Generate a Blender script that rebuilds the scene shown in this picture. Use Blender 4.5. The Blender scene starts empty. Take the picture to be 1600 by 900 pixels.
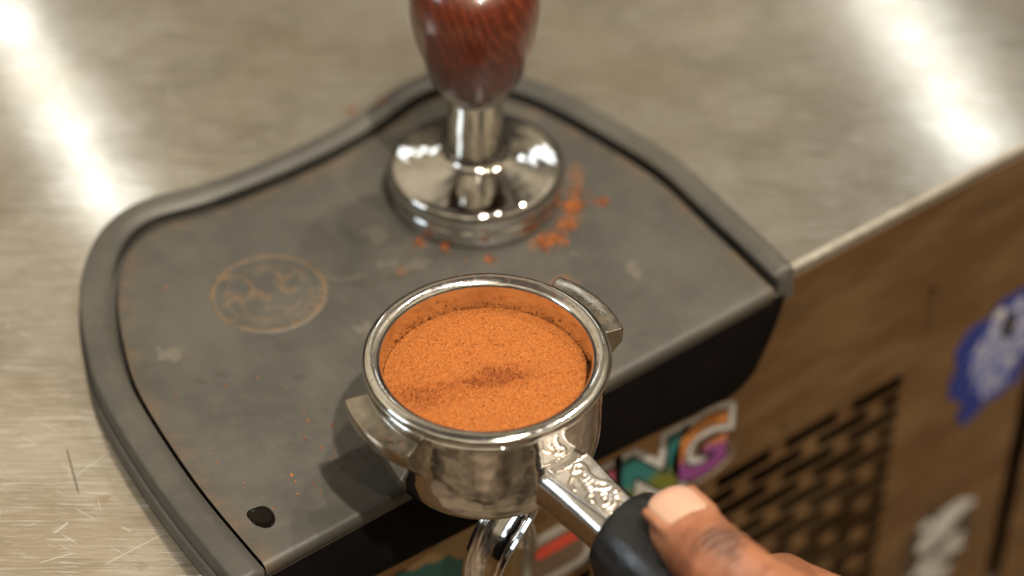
import bpy, bmesh, math, random
from mathutils import Vector, Matrix, noise
random.seed(7)
S = 0.001                                     # everything below is laid out in millimetres
scn = bpy.context.scene
col = scn.collection
V = Vector
rad = math.radians

# ------------------------------------------------------------------ camera
TH, EL = rad(36.723), rad(41.5)
CAM = V((-292.67, -428.6, 527.73))
look = V((math.cos(EL)*math.sin(TH), math.cos(EL)*math.cos(TH), -math.sin(EL)))
right = V((math.cos(TH), -math.sin(TH), 0))
up = V((math.sin(EL)*math.sin(TH), math.sin(EL)*math.cos(TH), math.cos(EL)))
cd = bpy.data.cameras.new('camera'); cam = bpy.data.objects.new('camera', cd); col.objects.link(cam)
cam.matrix_world = Matrix(((right.x, up.x, -look.x, CAM.x*S), (right.y, up.y, -look.y, CAM.y*S),
                           (right.z, up.z, -look.z, CAM.z*S), (0, 0, 0, 1)))
cd.sensor_width = 36; cd.lens = 3700/1600*36
cd.clip_start = 0.01; cd.clip_end = 50
cd.dof.use_dof = True; cd.dof.focus_distance = 0.698; cd.dof.aperture_fstop = 4.9; cd.dof.aperture_blades = 0
scn.camera = cam
FPX = 3700.0
def on_z(px, py, z):                          # measured photo pixel -> point on a level plane (mm)
    r = look + right*((px-800)/FPX) + up*((450-py)/FPX)
    return CAM + r*((z-CAM.z)/r.z)
def on_y(px, py, y):
    r = look + right*((px-800)/FPX) + up*((450-py)/FPX)
    return CAM + r*((y-CAM.y)/r.y)

# ------------------------------------------------------------------ light
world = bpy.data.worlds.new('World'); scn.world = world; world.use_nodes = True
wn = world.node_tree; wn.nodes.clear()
wo = wn.nodes.new('ShaderNodeOutputWorld'); wb = wn.nodes.new('ShaderNodeBackground')
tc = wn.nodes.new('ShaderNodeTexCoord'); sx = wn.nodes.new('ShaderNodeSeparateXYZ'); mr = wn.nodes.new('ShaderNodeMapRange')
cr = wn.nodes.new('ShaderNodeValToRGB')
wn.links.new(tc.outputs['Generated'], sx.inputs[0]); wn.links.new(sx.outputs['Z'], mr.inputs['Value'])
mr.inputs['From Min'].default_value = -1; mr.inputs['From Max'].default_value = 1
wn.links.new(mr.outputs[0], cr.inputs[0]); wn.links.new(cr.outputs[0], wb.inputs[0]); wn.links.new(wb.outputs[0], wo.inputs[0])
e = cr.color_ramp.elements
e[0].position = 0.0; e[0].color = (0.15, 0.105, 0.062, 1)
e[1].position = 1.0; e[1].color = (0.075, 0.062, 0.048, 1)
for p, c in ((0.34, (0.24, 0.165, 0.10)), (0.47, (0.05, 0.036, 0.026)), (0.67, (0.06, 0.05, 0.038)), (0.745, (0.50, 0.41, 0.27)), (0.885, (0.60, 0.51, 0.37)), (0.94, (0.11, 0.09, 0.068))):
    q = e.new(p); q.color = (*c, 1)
# soft light and dark patches added to the unseen room for chrome reflections
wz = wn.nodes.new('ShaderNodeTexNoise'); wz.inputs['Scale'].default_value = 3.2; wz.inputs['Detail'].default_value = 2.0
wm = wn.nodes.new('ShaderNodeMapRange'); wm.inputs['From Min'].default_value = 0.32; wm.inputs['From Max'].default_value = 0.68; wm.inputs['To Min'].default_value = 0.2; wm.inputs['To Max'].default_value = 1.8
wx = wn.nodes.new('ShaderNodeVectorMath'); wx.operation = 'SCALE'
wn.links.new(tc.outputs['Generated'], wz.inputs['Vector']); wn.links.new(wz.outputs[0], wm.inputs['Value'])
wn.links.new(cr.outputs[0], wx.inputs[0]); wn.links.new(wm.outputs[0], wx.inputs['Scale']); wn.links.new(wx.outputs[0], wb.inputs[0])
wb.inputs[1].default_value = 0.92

def lamp(name, pos, target, sx_, sy_, watt, color=(1, 0.9, 0.76), axis=None):
    l = bpy.data.lights.new(name, 'AREA'); l.shape = 'RECTANGLE' if sx_ != sy_ else 'DISK'
    l.size = sx_*S; l.size_y = sy_*S; l.energy = watt; l.color = color
    o = bpy.data.objects.new(name, l); col.objects.link(o)
    z = (V(pos)-V(target)).normalized()
    y = V(axis) if axis else V((0, 1, 0.01)); y = (y - z*y.dot(z)).normalized(); x = y.cross(z)
    o.matrix_world = Matrix(((x.x, y.x, z.x, pos[0]*S), (x.y, y.y, z.y, pos[1]*S), (x.z, y.z, z.z, pos[2]*S), (0, 0, 0, 1)))
    return o
C0 = V((30, 40, 0))
for i, (d, w) in enumerate((((-0.12, -0.52, 1), 20.0), ((-0.30, -0.8, 1.05), 3.2), ((0.16, -0.22, 1), 6.0), ((0.52, 0.02, 1), 5.4))):
    p = C0 + V(d).normalized()*1500
    lamp('ceiling_spot', p, C0, 38, 38, w)
def strip(a, b, w, watt):
    a, b = V(a), V(b); m = (a+b)/2
    lamp('tube_lamp', m, m+V((0, 0, -1)), w, (b-a).length, watt, (0.90, 0.97, 1.0), axis=b-a)
strip((730, 1790, 1500), (938, 2830, 1500), 50, 0.85)
strip((1750, 1200, 1500), (2110, 2010, 1500), 60, 1.0)

lamp('window_light', C0+V((-0.78, 0.36, 0.50)).normalized()*1800, C0, 620, 480, 3.6, (0.74, 0.88, 1.0))

vs = scn.view_settings; vs.view_transform = 'Standard'; vs.look = 'None'; vs.exposure = 0.16; vs.gamma = 1; vs.use_curve_mapping = False
scn.cycles.max_bounces = 8; scn.cycles.use_denoising = True; scn.cycles.sample_clamp_indirect = 8; scn.cycles.caustics_reflective = False

# ------------------------------------------------------------------ node helpers
class Mat:
    def __init__(s, name, **kw):
        s.m = bpy.data.materials.new(name); s.m.use_nodes = True
        s.t = s.m.node_tree; s.b = s.t.nodes['Principled BSDF']; s.out = s.t.nodes['Material Output']
        s.obj = None
        for k, v in kw.items(): s.set(k, v)
    def new(s, typ, **kw):
        n = s.t.nodes.new(typ)
        for k, v in kw.items(): setattr(n, k, v)
        return n
    def put(s, inp, v):
        if hasattr(v, 'is_linked') or hasattr(v, 'links'): s.t.links.new(v, inp)
        elif isinstance(v, (tuple, list)) and len(v) == 3 and inp.type == 'RGBA': inp.default_value = (*v, 1)
        else: inp.default_value = v
    def set(s, k, v):
        k = {'color': 'Base Color', 'rough': 'Roughness', 'metal': 'Metallic', 'coat': 'Coat Weight', 'sss': 'Subsurface Weight', 'spec': 'Specular IOR Level'}.get(k, k)
        s.put(s.b.inputs[k], v)
    def pos(s):                                # object coordinates in millimetres
        if s.obj is None:
            t = s.new('ShaderNodeTexCoord'); v = s.new('ShaderNodeVectorMath', operation='SCALE'); v.inputs['Scale'].default_value = 1000
            s.t.links.new(t.outputs['Object'], v.inputs[0]); s.obj = v.outputs[0]
        return s.obj
    def map(s, rot=(0, 0, 0), scale=(1, 1, 1), vec=None, loc=(0, 0, 0)):
        n = s.new('ShaderNodeMapping'); s.put(n.inputs['Vector'], vec or s.pos())
        n.inputs['Rotation'].default_value = rot; n.inputs['Scale'].default_value = scale; n.inputs['Location'].default_value = loc
        return n.outputs[0]
    def noise(s, scale, detail=4, rough=0.55, vec=None, dist=0.0):
        n = s.new('ShaderNodeTexNoise'); s.put(n.inputs['Vector'], vec or s.pos())
        n.inputs['Scale'].default_value = scale; n.inputs['Detail'].default_value = detail; n.inputs['Roughness'].default_value = rough
        n.inputs['Distortion'].default_value = dist
        return n.outputs[0]
    def math(s, op, a, b=0.0, c=0.0, clamp=False):
        n = s.new('ShaderNodeMath', operation=op); n.use_clamp = clamp
        s.put(n.inputs[0], a); s.put(n.inputs[1], b); s.put(n.inputs[2], c); return n.outputs[0]
    def range(s, v, a, b, lo=0.0, hi=1.0, smooth=True):
        n = s.new('ShaderNodeMapRange'); n.interpolation_type = 'SMOOTHSTEP' if smooth else 'LINEAR'
        s.put(n.inputs['Value'], v)
        for k, x in (('From Min', a), ('From Max', b), ('To Min', lo), ('To Max', hi)): s.put(n.inputs[k], x)
        return n.outputs[0]
    def mix(s, f, a, b):
        n = s.new('ShaderNodeMix', data_type='RGBA'); s.put(n.inputs[0], f); s.put(n.inputs[6], a); s.put(n.inputs[7], b); return n.outputs[2]
    def ramp(s, f, *stops):
        n = s.new('ShaderNodeValToRGB'); s.put(n.inputs[0], f); e = n.color_ramp.elements
        e[0].position, e[0].color = stops[0][0], (*stops[0][1], 1); e[1].position, e[1].color = stops[-1][0], (*stops[-1][1], 1)
        for p, c in stops[1:-1]: q = e.new(p); q.color = (*c, 1)
        return n.outputs[0]
    def bump(s, h, dist=0.1, strength=1.0, nrm=None):
        n = s.new('ShaderNodeBump'); s.put(n.inputs['Height'], h); n.inputs['Distance'].default_value = dist*S; n.inputs['Strength'].default_value = strength
        if nrm is not None: s.put(n.inputs['Normal'], nrm)
        return n.outputs[0]
    def sep(s, v=None):
        n = s.new('ShaderNodeSeparateXYZ'); s.put(n.inputs[0], v or s.pos()); return n.outputs
    def attr(s, name):
        n = s.new('ShaderNodeAttribute'); n.attribute_name = name; return n.outputs
    def blotches(s, spots, warp=3.0, wscale=0.18, soft=1.2):  # irregular stains and patches: (x, y, rx, ry) in mm
        w = s.new('ShaderNodeTexNoise'); s.put(w.inputs['Vector'], s.pos()); w.inputs['Scale'].default_value = wscale; w.inputs['Detail'].default_value = 3
        a = s.new('ShaderNodeVectorMath', operation='SUBTRACT'); s.put(a.inputs[0], w.outputs[1]); a.inputs[1].default_value = (0.5, 0.5, 0.5)
        b = s.new('ShaderNodeVectorMath', operation='MULTIPLY_ADD'); s.put(b.inputs[0], a.outputs[0]); b.inputs[1].default_value = (warp*4, warp*4, 0); s.put(b.inputs[2], s.pos())
        tot = None
        for x, y, rx, ry in spots:
            m = s.new('ShaderNodeMapping'); s.put(m.inputs['Vector'], b.outputs[0]); m.vector_type = 'TEXTURE'
            m.inputs['Location'].default_value = (x, y, 0); m.inputs['Rotation'].default_value = (0, 0, -TH); m.inputs['Scale'].default_value = (rx, ry, 1e4)
            l = s.new('ShaderNodeVectorMath', operation='LENGTH'); s.put(l.inputs[0], m.outputs[0])
            k = s.range(l.outputs['Value'], 1.0, 1.0-soft/max(rx, ry))
            tot = k if tot is None else s.math('MAXIMUM', tot, k)
        return tot

# ------------------------------------------------------------------ mesh helpers (mm in, m out)
def obj(name, verts, faces, mat=None, parent=None, smooth=True, label=None, cat=None, group=None, kind=None, loc=None, autos=None):
    me = bpy.data.meshes.new(name); me.from_pydata([tuple(c*S for c in v) for v in verts], [], faces); me.update()
    return link(name, me, mat, parent, smooth, label, cat, group, kind, loc, autos)
def link(name, me, mat=None, parent=None, smooth=True, label=None, cat=None, group=None, kind=None, loc=None, autos=None):
    o = bpy.data.objects.new(name, me); col.objects.link(o)
    if mat: me.materials.append(mat.m if isinstance(mat, Mat) else mat)
    if smooth: me.polygons.foreach_set('use_smooth', [True]*len(me.polygons))
    if autos is not None:
        bm = bmesh.new(); bm.from_mesh(me)
        for ed in bm.edges:
            if len(ed.link_faces) == 2 and ed.calc_face_angle(0) > rad(autos): ed.smooth = False
        bm.to_mesh(me); bm.free()
    if parent: o.parent = parent
    if loc is not None: o.location = V(loc)*S
    tag(o, label, cat, group, kind); return o
def tag(o, label=None, cat=None, group=None, kind=None):
    for k, v in (('label', label), ('category', cat), ('group', group), ('kind', kind)):
        if v: o[k] = v
def empty(name, loc, rz=0.0, label=None, cat=None, group=None, kind=None):
    o = bpy.data.objects.new(name, None); col.objects.link(o); o.empty_display_size = 0.01
    o.location = V(loc)*S; o.rotation_euler = (0, 0, rz); tag(o, label, cat, group, kind); return o
def lathe(prof, n=96):
    v, f, rings = [], [], []
    for r, z in prof:
        if r < 1e-6: rings.append([len(v)]); v.append((0, 0, z))
        else:
            rings.append(list(range(len(v), len(v)+n)))
            v += [(r*math.cos(2*math.pi*i/n), r*math.sin(2*math.pi*i/n), z) for i in range(n)]
    for a, b in zip(rings, rings[1:]):
        for i in range(n):
            j = (i+1) % n
            if len(a) == 1: f.append((a[0], b[j], b[i]))
            elif len(b) == 1: f.append((a[i], a[j], b[0]))
            else: f.append((a[i], a[j], b[j], b[i]))
    return v, [tuple(reversed(x)) for x in f]
def smooth_prof(pts, k=6):                     # Catmull-Rom through profile points
    out = []
    for i in range(len(pts)-1):
        p0 = pts[max(i-1, 0)]; p1 = pts[i]; p2 = pts[i+1]; p3 = pts[min(i+2, len(pts)-1)]
        for j in range(k):
            t = j/k
            out.append(tuple(0.5*((2*b)+(-a+c)*t+(2*a-5*b+4*c-d)*t*t+(-a+3*b-3*c+d)*t**3) for a, b, c, d in zip(p0, p1, p2, p3)))
    out.append(tuple(pts[-1])); return out
def loft(rings, cap=True, closed=True):
    n = len(rings[0]); v = [p for r in rings for p in r]; f = []
    for k in range(len(rings)-1):
        for i in range(n if closed else n-1):
            j = (i+1) % n
            f.append((k*n+i, k*n+j, (k+1)*n+j, (k+1)*n+i))
    if cap:
        f.append(tuple(range(n-1, -1, -1))); f.append(tuple((len(rings)-1)*n+i for i in range(n)))
    return v, f
def prism(poly, a, b, axis='y'):               # closed (u,w) outline extruded from a to b along axis
    n = len(poly); mk = {'y': lambda u, w, t: (u, t, w), 'z': lambda u, w, t: (u, w, t), 'x': lambda u, w, t: (t, u, w)}[axis]
    v = [mk(u, w, a) for u, w in poly]+[mk(u, w, b) for u, w in poly]
    f = [tuple(range(n)), tuple(range(2*n-1, n-1, -1))]+[(i, i+n, (i+1) % n+n, (i+1) % n) for i in range(n)]
    return v, f
def fix(o, bevel=None, seg=2, angle=30):
    me = o.data; bm = bmesh.new(); bm.from_mesh(me); bmesh.ops.recalc_face_normals(bm, faces=bm.faces)
    if bevel:
        ed = [e for e in bm.edges if len(e.link_faces) == 2 and e.calc_face_angle(0) > rad(angle)]
        bmesh.ops.bevel(bm, geom=ed, offset=bevel*S, segments=seg, profile=0.5, affect='EDGES', clamp_overlap=True)
    bm.to_mesh(me); bm.free(); me.polygons.foreach_set('use_smooth', [True]*len(me.polygons)); return o
def box(name, a, b, mat, parent=None, bevel=None, **kw):
    (x0, y0, z0), (x1, y1, z1) = a, b
    v = [(x0, y0, z0), (x1, y0, z0), (x1, y1, z0), (x0, y1, z0), (x0, y0, z1), (x1, y0, z1), (x1, y1, z1), (x0, y1, z1)]
    f = [(3, 2, 1, 0), (4, 5, 6, 7), (0, 1, 5, 4), (1, 2, 6, 5), (2, 3, 7, 6), (3, 0, 4, 7)]
    o = obj(name, v, f, mat, parent, smooth=False, **kw)
    if bevel: fix(o, bevel)
    return o
def grains(pts, lo, hi, seed=1):               # small irregular crumbs at (x, y, z) seats
    rnd = random.Random(seed); v, f = [], []
    for p in pts:
        s = rnd.uniform(lo, hi) if rnd.random() < 0.85 else rnd.uniform(hi, hi*1.6)
        q = [V((rnd.uniform(-1, 1), rnd.uniform(-1, 1), rnd.uniform(-1, 1))).normalized()*s*rnd.uniform(0.7, 1.2) for _ in range(3)]
        c = V(p)+V((0, 0, s*0.35)); k = len(v)
        v += [tuple(c+q[0]), tuple(c-q[0]), tuple(c+q[1]), tuple(c-q[1]), tuple(c+q[2]), tuple(c-q[2])]
        f += [(k, k+2, k+4), (k+2, k+1, k+4), (k+1, k+3, k+4), (k+3, k, k+4), (k+2, k, k+5), (k+1, k+2, k+5), (k+3, k+1, k+5), (k, k+3, k+5)]
    return v, f
def fbm(p, o=3):
    return sum(noise.noise(p*(2**i))*0.5**i for i in range(o))

# ------------------------------------------------------------------ materials
def steel_counter():
    m = Mat('worn_steel', metal=1.0)
    g = m.map(rot=(0, 0, TH))                                   # grain runs across the picture
    fine = m.noise(1.0, 3, 0.65, m.map(scale=(0.05, 1.15, 1), vec=g))
    fine2 = m.noise(1.0, 2, 0.6, m.map(scale=(0.16, 2.0, 1), vec=g, loc=(5, 31, 0)))
    mid = m.noise(1.0, 5, 0.6, m.map(scale=(0.035, 0.25, 1), vec=g))
    cloud = m.noise(0.022, 5, 0.6)
    warm = m.noise(0.011, 3, 0.5, m.map(loc=(40, 7, 0)))
    c = m.mix(m.range(cloud, 0.35, 0.68), (0.54, 0.49, 0.41), (0.73, 0.68, 0.60))
    c = m.mix(m.range(warm, 0.45, 0.7, 0, 0.45), c, (0.68, 0.56, 0.41))
    c = m.mix(m.range(mid, 0.5, 0.3, 0, 0.4), c, (0.42, 0.38, 0.31))
    c = m.mix(m.range(fine, 0.5, 0.72, 0.0, 0.65), c, (0.96, 0.94, 0.9))
    c = m.mix(m.range(fine, 0.48, 0.28, 0.0, 0.5), c, (0.32, 0.29, 0.24))
    c = m.mix(m.range(fine2, 0.6, 0.75, 0.0, 0.7), c, (1.0, 0.97, 0.92))
    st = m.blotches([(70, 325, 7, 5), (52, 318, 3.2, 3.2)], 2.5, 0.15, 3)
    c = m.mix(m.math('MULTIPLY', st, 0.6), c, (0.50, 0.27, 0.06))
    dk = m.blotches([(on_z(165, 782, 0).x, on_z(165, 782, 0).y, 3, 2.6), (on_z(110, 665, 0).x, on_z(110, 665, 0).y, 3, 2), (on_z(220, 885, 0).x, on_z(220, 885, 0).y, 3, 2)], 1.5, 0.2, 2)
    c = m.mix(m.math('MULTIPLY', dk, 0.3), c, (0.42, 0.27, 0.13))
    sc = None                                  # hairline scratches in several directions
    for a, k, lo in ((0.04, 0.0, 0.68), (-0.5, 11.0, 0.72), (0.6, 23.0, 0.71), (1.3, 47.0, 0.745)):
        n = m.noise(1.0, 1, 0.4, m.map(scale=(0.06, 1.25, 1), loc=(k, k*2, 0), vec=m.map(rot=(0, 0, TH+a))))
        n = m.range(n, lo, lo+0.03); sc = n if sc is None else m.math('MAXIMUM', sc, n)
    # the few scratches one can single out
    def seg(x0, y0, x1, y1, w):
        a, b = on_z(x0, y0, 0), on_z(x1, y1, 0); mid_ = (a+b)/2; d = b-a
        n = m.new('ShaderNodeMapping', vector_type='TEXTURE'); m.put(n.inputs['Vector'], m.pos())
        n.inputs['Location'].default_value = (mid_.x, mid_.y, 0); n.inputs['Rotation'].default_value = (0, 0, math.atan2(d.y, d.x)); n.inputs['Scale'].default_value = (d.length/2, w, 1)
        q = n.outputs[0]
        x, y, _ = m.sep(q)
        return m.math('MULTIPLY', m.range(m.math('ABSOLUTE', x), 1.0, 0.75), m.range(m.math('ABSOLUTE', y), 1.0, 0.3))
    for q in ((42, 653, 155, 653, 0.45), (0, 756, 44, 754, 0.4), (84, 834, 108, 815, 0.5), (120, 742, 168, 708, 0.25), (165, 696, 180, 695, 0.5), (160, 884, 262, 830, 0.3), (60, 880, 120, 862, 0.3), (20, 700, 60, 694, 0.3)):
        sc = m.math('MAXIMUM', sc, seg(*q))
    c = m.mix(m.math('MULTIPLY', sc, 0.85), c, (1.0, 0.98, 0.95))
    c = m.mix(m.math('MULTIPLY', m.math('MAXIMUM', seg(103, 697, 124, 775, 0.4), seg(250, 690, 262, 700, 0.5)), 0.75), c, (0.12, 0.10, 0.07))
    m.set('color', c)
    r = m.range(mid, 0.3, 0.7, 0.085, 0.105); r = m.math('ADD', r, m.range(cloud, 0.4, 0.7, 0.012, 0.0))
    h = m.math('ADD', m.math('MULTIPLY', fine, 1.0), m.math('MULTIPLY', sc, -0.8))
    nb = m.bump(h, 0.010, 0.4)
    h2 = m.bump(m.noise(0.035, 2), 2.0, 0.025, nb)
    m.set('rough', r); m.set('Normal', h2)
    m.set('Anisotropic', 0.35)
    b2 = m.new('ShaderNodeBsdfPrincipled'); m.put(b2.inputs['Base Color'], c); b2.inputs['Metallic'].default_value = 1; b2.inputs['Roughness'].default_value = 0.48
    m.put(b2.inputs['Normal'], h2)
    mx = m.new('ShaderNodeMixShader'); mx.inputs[0].default_value = 0.42
    m.t.links.new(m.b.outputs[0], mx.inputs[1]); m.t.links.new(b2.outputs[0], mx.inputs[2]); m.t.links.new(mx.outputs[0], m.out.inputs[0])
    return m
def panel_steel():
    m = Mat('front_steel', metal=1.0)
    n = m.noise(1.0, 4, 0.55, m.map(scale=(0.02, 0.02, 0.06)))
    f = m.noise(1.0, 3, 0.6, m.map(scale=(0.05, 1, 1.4)))
    c = m.mix(m.range(n, 0.35, 0.7), (0.33, 0.21, 0.105), (0.50, 0.345, 0.19))  # brown of the reflected floor is put into the steel's own colour
    m.set('color', m.mix(m.range(f, 0.4, 0.7, 0, 0.12), c, (0.30, 0.18, 0.085)))
    m.set('rough', m.range(n, 0.3, 0.7, 0.30, 0.45)); m.set('Normal', m.bump(n, 3.0, 0.45))
    return m
def rubber(name, dusty=True):
    m = Mat(name)
    f = m.noise(1.8, 3, 0.6); big = m.noise(0.03, 4, 0.6)
    if dusty:
        c = m.mix(m.range(big, 0.35, 0.7), (0.060, 0.057, 0.049), (0.092, 0.085, 0.071))
        c = m.mix(m.range(m.noise(0.25, 4, 0.65), 0.5, 0.75, 0, 0.35), c, (0.13, 0.105, 0.075))
    else:
        c = m.mix(m.range(big, 0.35, 0.7), (0.006, 0.005, 0.005), (0.010, 0.008, 0.008))
    m.set('rough', m.range(f, 0.3, 0.7, 0.40, 0.56) if dusty else m.range(f, 0.3, 0.7, 0.5, 0.65)); m.set('spec', 0.5 if dusty else 0.03)
    m.set('Normal', m.bump(m.noise(3.5, 2), 0.06, 0.5))
    m.c = c; m.set('color', c)
    return m
def chrome(name, base=(0.78, 0.76, 0.73), lo=0.06, hi=0.2, stain=0.5, dent=0.35):
    m = Mat(name, metal=1.0)
    n = m.noise(0.11, 5, 0.62); s = m.noise(0.5, 4, 0.65, m.map(loc=(9, 3, 5)))
    c = m.mix(m.range(n, 0.45, 0.72, 0, stain), base, (0.50, 0.40, 0.28))
    c = m.mix(m.range(s, 0.6, 0.74, 0, stain), c, (0.30, 0.2, 0.11))
    m.set('color', c); m.set('rough', m.range(m.math('ADD', m.math('MULTIPLY', n, 0.6), m.math('MULTIPLY', s, 0.4)), 0.36, 0.66, lo, hi))
    m.set('Normal', m.bump(m.noise(2.2, 2), 0.02, 0.35, m.bump(m.noise(0.07, 2), 1.0, dent)))
    return m
M = {}
M['steel'] = steel_counter(); M['panel'] = panel_steel()
M['mat'] = rubber('black_rubber_dusty'); M['flap'] = rubber('black_rubber', False); M['rim'] = rubber('rim_rubber')
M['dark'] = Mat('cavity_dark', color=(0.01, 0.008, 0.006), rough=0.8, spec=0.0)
M['chrome'] = chrome('polished_chrome', base=(0.60, 0.58, 0.55), lo=0.02, hi=0.08, stain=0.3, dent=0.45)
M['bowl'] = chrome('handled_chrome', base=(0.85, 0.83, 0.81), stain=0.24, lo=0.025, hi=0.13, dent=0.75)
M['lip'] = chrome('basket_steel', base=(0.78, 0.76, 0.73), lo=0.07, hi=0.24, stain=0.5)
M['ear'] = chrome('worn_plated_brass', base=(0.50, 0.46, 0.40), lo=0.12, hi=0.28, stain=0.8)
M['neck'] = chrome('cast_chrome', base=(0.74, 0.71, 0.67), lo=0.13, hi=0.26, stain=0.25, dent=0.15)
M['grip'] = Mat('black_plastic_grip', color=(0.012, 0.012, 0.013), rough=0.33)
M['grip'].set('Normal', M['grip'].bump(M['grip'].noise(2.5, 3), 0.05, 0.4)); M['grip'].set('rough', M['grip'].range(M['grip'].noise(0.25, 4), 0.3, 0.7, 0.18, 0.34))

# stains printed by use on the mat floor, and a painted tamper shadow
m = M['mat']
P = lambda x, y, rx, ry: (on_z(x, y, 9).x, on_z(x, y, 9).y, rx, ry)
gs = m.blotches([P(262, 550, 5.5, 3.6), P(605, 415, 5, 3), P(655, 412, 6, 4), P(575, 515, 5, 4), P(992, 420, 3.5, 5), P(590, 370, 5, 6), P(900, 395, 2.4, 2.4), P(540, 432, 7, 1.2)], 3.4, 0.22, 2.4)
c = m.mix(m.math('MULTIPLY', gs, 0.5), m.c, (0.175, 0.15, 0.115))
tan = m.blotches([P(622, 425, 3, 4), P(880, 440, 5, 4), P(765, 408, 3, 2), P(900, 270, 3, 8), P(895, 330, 4, 9), P(855, 378, 8, 3)], 3.0, 0.2, 2.2)
c = m.mix(m.math('MULTIPLY', tan, 0.4), c, (0.24, 0.095, 0.03))
dk = m.blotches([P(398, 646, 1.8, 1.2), P(310, 595, 3, 2), P(345, 585, 3, 1.6), P(470, 590, 3.5, 1.6), P(590, 345, 14, 15)], 1.6, 0.2, 1.5)  # the large last spot paints the tamper's soft cast shadow
c = m.mix(m.math('MULTIPLY', dk, 0.28), c, (0.02, 0.02, 0.018))
ed = m.attr('edge')[2]
c = m.mix(m.math('MULTIPLY', m.math('MULTIPLY', ed, 0.36), m.range(m.noise(0.12, 4, 0.6), 0.35, 0.62)), c, (0.17, 0.085, 0.03))
m.set('color', c)

# ------------------------------------------------------------------ counter
ctr = empty('counter', (0, 0, 0), label='worn brushed stainless steel counter with a brown lit steel front', cat='counter', kind='structure')
pr = [(0.9, -4.2), (0.0, -3.8), (0.0, -2.6), (0.35, -1.2), (1.2, -0.35), (2.6, 0.0), (2.9, 0.0), (4.0, 0.0), (6.0, 0.0), (850, 0.0), (856, 0.0), (860, 0.0), (860, -4.2)]
v, f = prism([(y, z) for y, z in pr], -520, 1150, 'x')
o = obj('steel_top', v, f, M['steel'], ctr, autos=40); fix(o)
box('front_apron', (-520, 0.6, -24.4), (1150, 12, -4.3), M['panel'], ctr, bevel=0.5)
# front panel: sheets round every slot, so the slots are holes
rects = []
PX0, PX1, ZT, ZB = -520, 286, -25.2, -420
rows = []
for k in range(21):
    zc = -90.5-8.6*k; z0, z1 = zc-3.4, zc+3.4; sl = []
    if k % 2 == 0:
        x = 212.0
        for i in range(6): sl.append((x-26, x)); x -= 33
    else:
        sl.append((202.5, 211.5)); x = 195.5
        for i in range(5): sl.append((x-26, x)); x -= 33
    rows.append((z0, z1, sorted(sl)))
zt = ZT
for z0, z1, sl in rows:
    rects.append((PX0, PX1, z1, zt)); zt = z0; x = PX0
    for a, b in sl: rects.append((x, a, z0, z1)); x = b
    rects.append((x, PX1, z0, z1))
rects.append((PX0, PX1, ZB, zt)); rects.append((296, 1150, ZB, ZT))
v, f = [], []
for a, b, z0, z1 in rects:
    k = len(v); v += [(a, 1.5, z0), (b, 1.5, z0), (b, 1.5, z1), (a, 1.5, z1), (a, 2.2, z0), (b, 2.2, z0), (b, 2.2, z1), (a, 2.2, z1)]
    f += [(k, k+1, k+2, k+3), (k+4, k+7, k+6, k+5), (k, k+3, k+7, k+4), (k+1, k+5, k+6, k+2), (k, k+4, k+5, k+1), (k+3, k+2, k+6, k+7)]
obj('slotted_front_panel', v, f, M['panel'], ctr, smooth=False)
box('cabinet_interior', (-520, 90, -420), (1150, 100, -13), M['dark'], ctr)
# pressed fold in the sheet above the slots
path = [(150, -78.5), (190, -77.6), (216, -76.5), (221, -72), (222, -56), (221.5, -50)]
sp = smooth_prof(path, 6); v, f = [], []
for i, (x, z) in enumerate(sp):
    a = V(sp[max(i-1, 0)]); b = V(sp[min(i+1, len(sp)-1)]); t = (b-a).normalized(); n = V((-t.y, t.x))
    for d, y in ((-2.2, 1.48), (-1.1, 0.9), (0, 0.6), (1.1, 0.9), (2.2, 1.48)): v.append((x+n.x*d, y, z+n.y*d))
f = [(i*5+j, i*5+j+1, i*5+j+6, i*5+j+5) for i in range(len(sp)-1) for j in range(4)]
fix(obj('pressed_fold', v, f, M['panel'], ctr))

# ------------------------------------------------------------------ tamping mat
MZ, RZ = 9.0, 14.0
mat_o = empty('tamping_mat', (25, 60, 0), label='dark grey rubber corner tamping mat with raised rim on the counter edge', cat='mat')
MO = V((25, 60, 0))
outer_px = [(1240, 412), (1185, 360), (1130, 310), (1060, 246), (960, 184), (880, 141), (830, 121), (745, 100), (690, 106), (655, 116), (620, 132), (575, 166), (500, 210), (400, 255), (300, 290), (230, 306), (170, 340), (133, 400), (122, 470), (138, 570), (168, 640), (250, 768), (338, 878)]
op = [(on_z(x, y, RZ).x, on_z(x, y, RZ).y) for x, y in outer_px]
op[0] = (136.6, -8.6); op[-1] = (-85.6, -9.0); op.append((-85.6, -16.5))
path = smooth_prof(op, 8)
# even spacing and a little smoothing so that the sweep stays clean
def resample(p, step):
    out = [V(p[0])]; acc = 0.0
    for a, b in zip(p, p[1:]):
        a, b = V(a), V(b); L = (b-a).length
        while acc+L >= step:
            a = a+(b-a)*((step-acc)/L); out.append(a.copy()); L = (b-a).length; acc = 0.0
        acc += L
    out.append(V(p[-1])); return out
path = resample(path, 2.0)
for _ in range(14):
    path = [path[0]]+[(path[i-1]+path[i]*2+path[i+1])/4 for i in range(1, len(path)-1)]+[path[-1]]
def nrm(i):
    t = path[min(i+2, len(path)-1)]-path[max(i-2, 0)]; t.normalize(); return V((-t.y, t.x))
RP = [(-0.6, 0.3), (-0.7, 5.4), (-0.5, 5.9), (0.2, 6.2), (0.2, 12.9), (0.4, 13.6), (1.0, 13.95), (2, 14.0), (5.0, 14.0), (5.6, 13.85), (7.6, 12.5), (8.0, 12.0), (7.9, 11.4), (6.6, 10.6), (6.3, 9.5), (6.3, 3.6), (10.6, 3.6)]
rings, inner = [], []
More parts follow.
